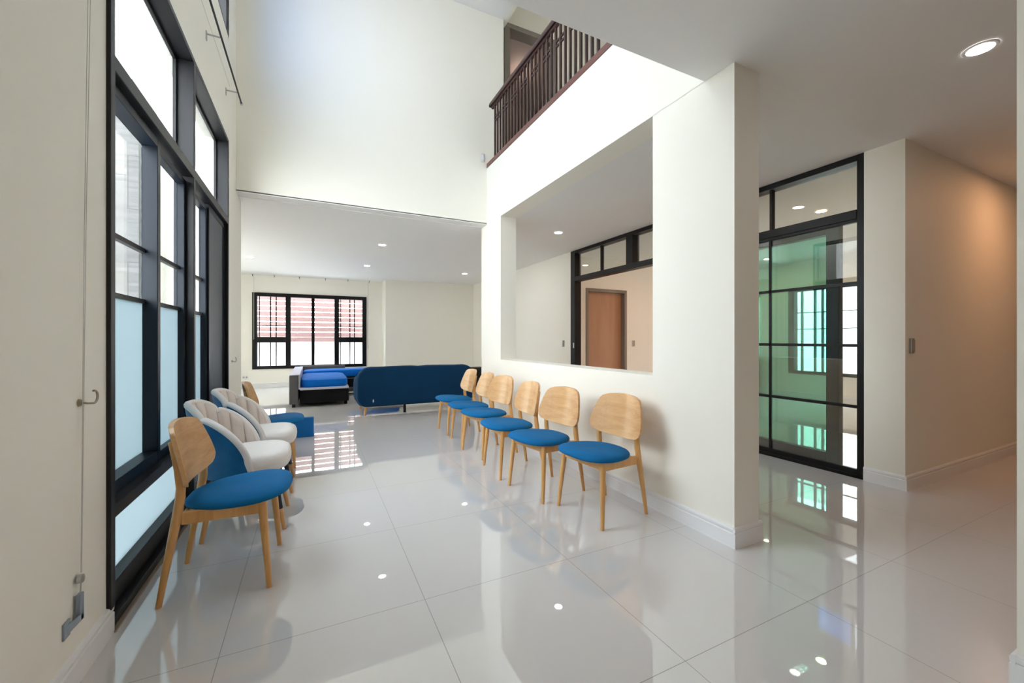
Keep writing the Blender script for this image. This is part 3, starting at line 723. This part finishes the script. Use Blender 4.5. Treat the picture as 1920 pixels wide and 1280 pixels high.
# ------------------------------------------------------------ grey sectional sofa
g = empty('corner_sofa', (-.36, 7.75, 0)); tag(g, 'grey corner sofa with bright blue cushions and black base under the far window', 'sofa')
def gb(name, mat, *a, bev=.01, lab=None, par=None):
    o = B(*a).build(name, mat, par or g, bevel=bev, seg=3)
    if lab: o['label'] = lab
    return o
gb('side_panel', 'grey', 0, .135, 0, 2.35, .055, .54, bev=.015)
gb('panel_cover', 'lilac', .005, .16, .02, 2.36, .54, .552, bev=.004); gb('panel_cover', 'lilac', .136, .16, .03, 2.30, .30, .54, bev=.004)
gb('base', 'basebk', .16, .93, .02, 1.9, .065, .285, bev=.006)
gb('rail', 'lilac', .16, .93, .01, 1.9, .287, .325, bev=.004)
def cushion(name, x0, x1, y0, y1, z0, z1):
    mb = MB(); loops = []; n = 40
    for s_, z in ((.0, z0), (.93, z0), (.985, z0 + .02), (1, (z0 + z1) / 2 - .01), (.985, z1 - .03), (.95, z1 - .01), (.8, z1), (0, z1)):
        l = []
        for k in range(n):
            a = 2 * pi * k / n; u = math.copysign(abs(cos(a)) ** .28, cos(a)); v = math.copysign(abs(sin(a)) ** .28, sin(a))
            l.append(((x0 + x1) / 2 + (x1 - x0) / 2 * u * (1 - (1 - s_) * .6 if s_ else 0), (y0 + y1) / 2 + (y1 - y0) / 2 * v * (1 - (1 - s_) * .3 if s_ else 0), z))
        loops.append(l)
    mb.loft(loops); return mb.build(name, 'royal', g, smooth=True)
cushion('seat_cushion', .165, .93, .03, 1.62, .325, .46)
cushion('seat_cushion', .165, 2.15, 1.64, 2.25, .36, .50)
gb('back_panel', 'grey', .10, 1.02, 2.36, 2.47, .055, .56)
gb('base', 'basebk', .95, 2.15, 1.35, 2.2, .16, .34); gb('rail', 'grey', .95, 2.15, 1.35, 2.2, .06, .155)
for x, y in ((.04, .04), (.86, .1), (.04, 2.2), (.86, 1.8), (2.05, 1.45), (2.05, 2.1)): gb('foot', 'basebk', x, x + .05, y, y + .05, 0, .065, bev=.003)

# small black cabinet beyond the sofa
cb_ = empty('low_cabinet', (3.25, 8.6, 0)); tag(cb_, 'small black cabinet at the far end behind the last wall-row chair', 'cabinet')
B(-.25, .25, -.2, .2, .04, .52).build('cabinet_body', 'basebk', cb_, bevel=.008); B(-.24, .24, -.215, -.2, .06, .50).build('cabinet_door', 'black', cb_, bevel=.003)
for x in (-.22, .18): B(x, x + .04, -.17, .17, 0, .04).build('foot', 'black', cb_)
# dark cabinet beyond green glass
kc = empty('kitchen_cabinet', (7.9, 5.75, 0)); tag(kc, 'dark cabinet seen through the green glass left of the inner window', 'cabinet')
B(-.5, .5, -.3, .43, .08, .82).build('cabinet_body', 'basebk', kc, bevel=.006); B(-.52, .52, -.32, .43, .82, .86).build('cabinet_top', 'plate', kc, bevel=.004)
for a in (-.49, .005): B(a, a + .485, -.32, -.3, .1, .8).build('cabinet_door', 'black', kc, bevel=.004)
B(-.48, .48, -.25, .4, 0, .08).build('plinth', 'black', kc)

# ------------------------------------------------------------ downlights
def downlight(x, y, warm=False, z=ZC, r=.052, label=''):
    o = empty('downlight', (x, y, z)); tag(o, label, 'ceiling light', 'recessed ceiling downlights')
    mb = MB(); seg = 32; prof = [(r, -.002), (r, -.006), (r + .012, -.007), (r + .016, -.001)]
    loops = [[(a * cos(2 * pi * k / seg), a * sin(2 * pi * k / seg), b) for k in range(seg)] for a, b in prof]
    mb.loft(loops, cap=False); mb.build('trim_ring', 'trim', o, smooth=True)
    mb = MB(); mb.disc((0, 0), r, -.004); mb.build('lamp_lens', 'lampwarm' if warm else 'lamp', o)
    return o
for x, y, wm, lb in (
    (-1.05, 8.93, 0, 'recessed downlight at the far left of the far room ceiling'),
    (1.005, 6.83, 0, 'recessed downlight in the middle of the far room ceiling, nearest there'),
    (1.005, 8.91, 0, 'recessed downlight above the navy sofa, nearer the far window'),
    (3.165, 8.99, 0, 'recessed downlight at the far right of the far room ceiling'),
    (3.152, 6.87, 0, 'recessed corridor downlight seen as a glint in the left transom pane'),
    (3.152, 4.944, 0, 'recessed downlight seen through the unglazed opening'),
    (3.148, 2.78, 0, 'recessed corridor downlight mirrored in the transom glass'),
    (3.146, .843, 0, 'large looking recessed downlight at the top right'),
    (5.43, 2.74, 1, 'warm recessed downlight seen through the transom above the green glass'),
    (5.43, 4.75, 1, 'warm recessed downlight in the glazed room before the brown door'),
    (7.75, 4.83, 1, 'warm recessed downlight at the back of the glazed room'),
    (5.65, .80, 1, 'warm recessed downlight washing the hall wall'),
    (1.0, .0, 0, 'added unseen fill downlight above the viewer'),  # this one and the next are added out of view for fill
    (1.0, -1.8, 0, 'added unseen fill downlight behind the viewer')):
    downlight(x, y, bool(wm), label=lb)
up = bpy.data.lights.new('upstairs_room_fill', 'POINT'); up.energy = 3.5; up.color = (1, .8, .65); up.shadow_soft_size = .1  # added point light that lifts the upstairs room
uo = bpy.data.objects.new('upstairs_room_fill', up); uo.location = (3.2, 6.2, 5.5); COL.objects.link(uo)
ul = bpy.data.lights.new('landing_fill', 'POINT'); ul.energy = 1; ul.color = (1, .8, .5); ul.shadow_soft_size = .1  # added point light that lifts the landing
uo = bpy.data.objects.new('landing_fill', ul); uo.location = (3.6, 3.4, 5.8); COL.objects.link(uo)

# ------------------------------------------------------------ switches and sockets
def plate(name, loc, rz, label, cat, keys=1):
    o = empty(name, loc, rz); tag(o, label, cat)
    B(-.035, .035, -.009, 0, -.058, .058).build('cover_plate', 'switch', o, bevel=.003)
    B(-.033, -.020, -.013, -.009, -.055, .055).build('switch_edge', 'rocker', o, bevel=.002)
    B(-.018, .030, -.014, -.009, -.048, .048).build('switch_key', 'switch', o, bevel=.003)
    return o
plate('light_switch', (4.135, 1.47, 1.10), 0, 'grey and chrome light switch on the warmly lit hall wall', 'switch')
plate('light_switch', (5.70, KY, 1.07), 0, 'light switch on the wall right of the brown door', 'switch')
plate('light_switch', (XC, 6.17, 1.075), -pi / 2, 'light switch on the cream corridor wall left of the black frame', 'switch')
o = empty('wall_socket', (-1.43, FY, .26)); tag(o, 'white double socket low on the back wall left of the far window', 'socket')
B(-.06, .06, -.01, 0, -.035, .035).build('cover_plate', 'plate', o, bevel=.003)
for x in (-.03, .03): B(x - .012, x + .012, -.012, -.009, -.015, .015).build('socket_face', 'switch', o)

# ------------------------------------------------------------ hooks, cords, curtain rod on the left wall
def chook(loc, label):
    o = empty('curtain_hook', loc); tag(o, label, 'hook', 'curtain tieback hooks')
    MB().tube([(0, 0, 0), (.006, 0, 0)], [.013, .011], 16).build('rose', 'brass', o, smooth=True)
    pts = [(.006, 0, 0), (.02, .006, -.004)]
    for k in range(11):
        a = radians(250 + k * 21); pts.append((.026, .036 + .026 * cos(a), .014 + .022 * sin(a)))
    MB().tube(pts, .0036, 8).build('hook_arm', 'brass', o, smooth=True)
chook((XL, 1.888, .935), 'dull brass tieback hook on the near left wall')
chook((XL, 4.79, .935), 'dull brass tieback hook on the far side of the tall window')
o = empty('blind_cord', (XL, 1.869, .33)); tag(o, 'thin pale blind cord loop held by a pulley on the near left wall', 'cord')
for dy in (0, .014):
    MB().tube([(.013, dy * .3, .035), (.011, .028 + dy * .8, 1.2), (.010, .066 + dy * 1.4, 2.345)], .0011, 6).build('cord', 'cord', o)
mb = MB(); mb.tube([(.006, 0, .015), (.018, 0, .015)], .014, 18); mb.build('pulley_wheel', 'metal', o, smooth=True)
MB().tube([(.013, .0, .002), (.013, -.004, -.032)], .002, 8).build('pulley_stem', 'metal', o)
o = empty('cord_bracket', (XL, 1.806, .218)); tag(o, 'grey blue metal angle bracket below the blind cord on the left wall', 'bracket')
B(0, .006, -.022, .016, -.026, .026).build('mounting_plate', 'bracket', o, bevel=.001)
mb = MB(); mb.loft([[(.004, -.012, .014), (.004, .0, .014), (.004, .0, -.02), (.004, -.012, -.02)], [(.020, .044, .014), (.020, .062, .014), (.020, .062, -.006), (.020, .044, -.006)]]); mb.build('bracket_arm', 'bracket', o, bevel=.001)
B(.006, .020, .044, .068, -.008, .082).build('bracket_post', 'bracket', o, bevel=.003)
o = empty('curtain_rod', (XL, 3.6, 3.42)); tag(o, 'thin dark curtain rod on wall brackets high above the tall window', 'curtain rod')
MB().tube([(.095, -1.9, 0), (.095, 1.06, 0)], .0075, 10).build('rod', 'frame', o, smooth=True)
MB().tube([(.095, 1.06, 0), (.095, 1.085, 0)], .013, 10).build('finial', 'metal', o, smooth=True)
for y in (-1.6, -.7, .12, .88):
    br = MB().tube([(0, y, 0), (.095, y, 0)], .006, 8).build('rod_bracket', 'metal', o)
    B(0, .006, y - .012, y + .012, -.045, .02).build('bracket_plate', 'metal', br)
MB().tube([(.02, -1.9, .08), (.02, .95, .08)], .0015, 6).build('thin_wire', 'cord', o)
for i, x in enumerate((-1.27, -.83, -.30, .28, .80, 1.32)):
    b_ = empty('curtain_bracket', (x, FY - .12, ZC)); 
    tag(b_, ['tiny ceiling bracket above the left end of the far window', 'tiny ceiling bracket, second from the left above the far window', 'tiny ceiling bracket, third from the left above the far window',
             'tiny ceiling bracket, third from the right above the far window', 'tiny ceiling bracket, second from the right above the far window', 'tiny ceiling bracket right of the far window by the wall step'][i], 'bracket', 'curtain brackets at the far ceiling edge')
    B(-.02, .02, -.015, .015, -.008, 0).build('bracket_plate', 'metal', b_); MB().tube([(0, 0, -.006), (0, 0, -.05)], .006, 8).build('bracket_pin', 'frame', b_)
for x, z1, lb in ((-1.25, 1.15, 'left'), (1.30, .9, 'right')):
    tag(MB().tube([(x, FY - .08, z1), (x, FY - .08, 2.66)], .004, 6).build('blind_cord', 'cord'), 'thin cord hanging at the %s side of the far window' % lb, 'cord')
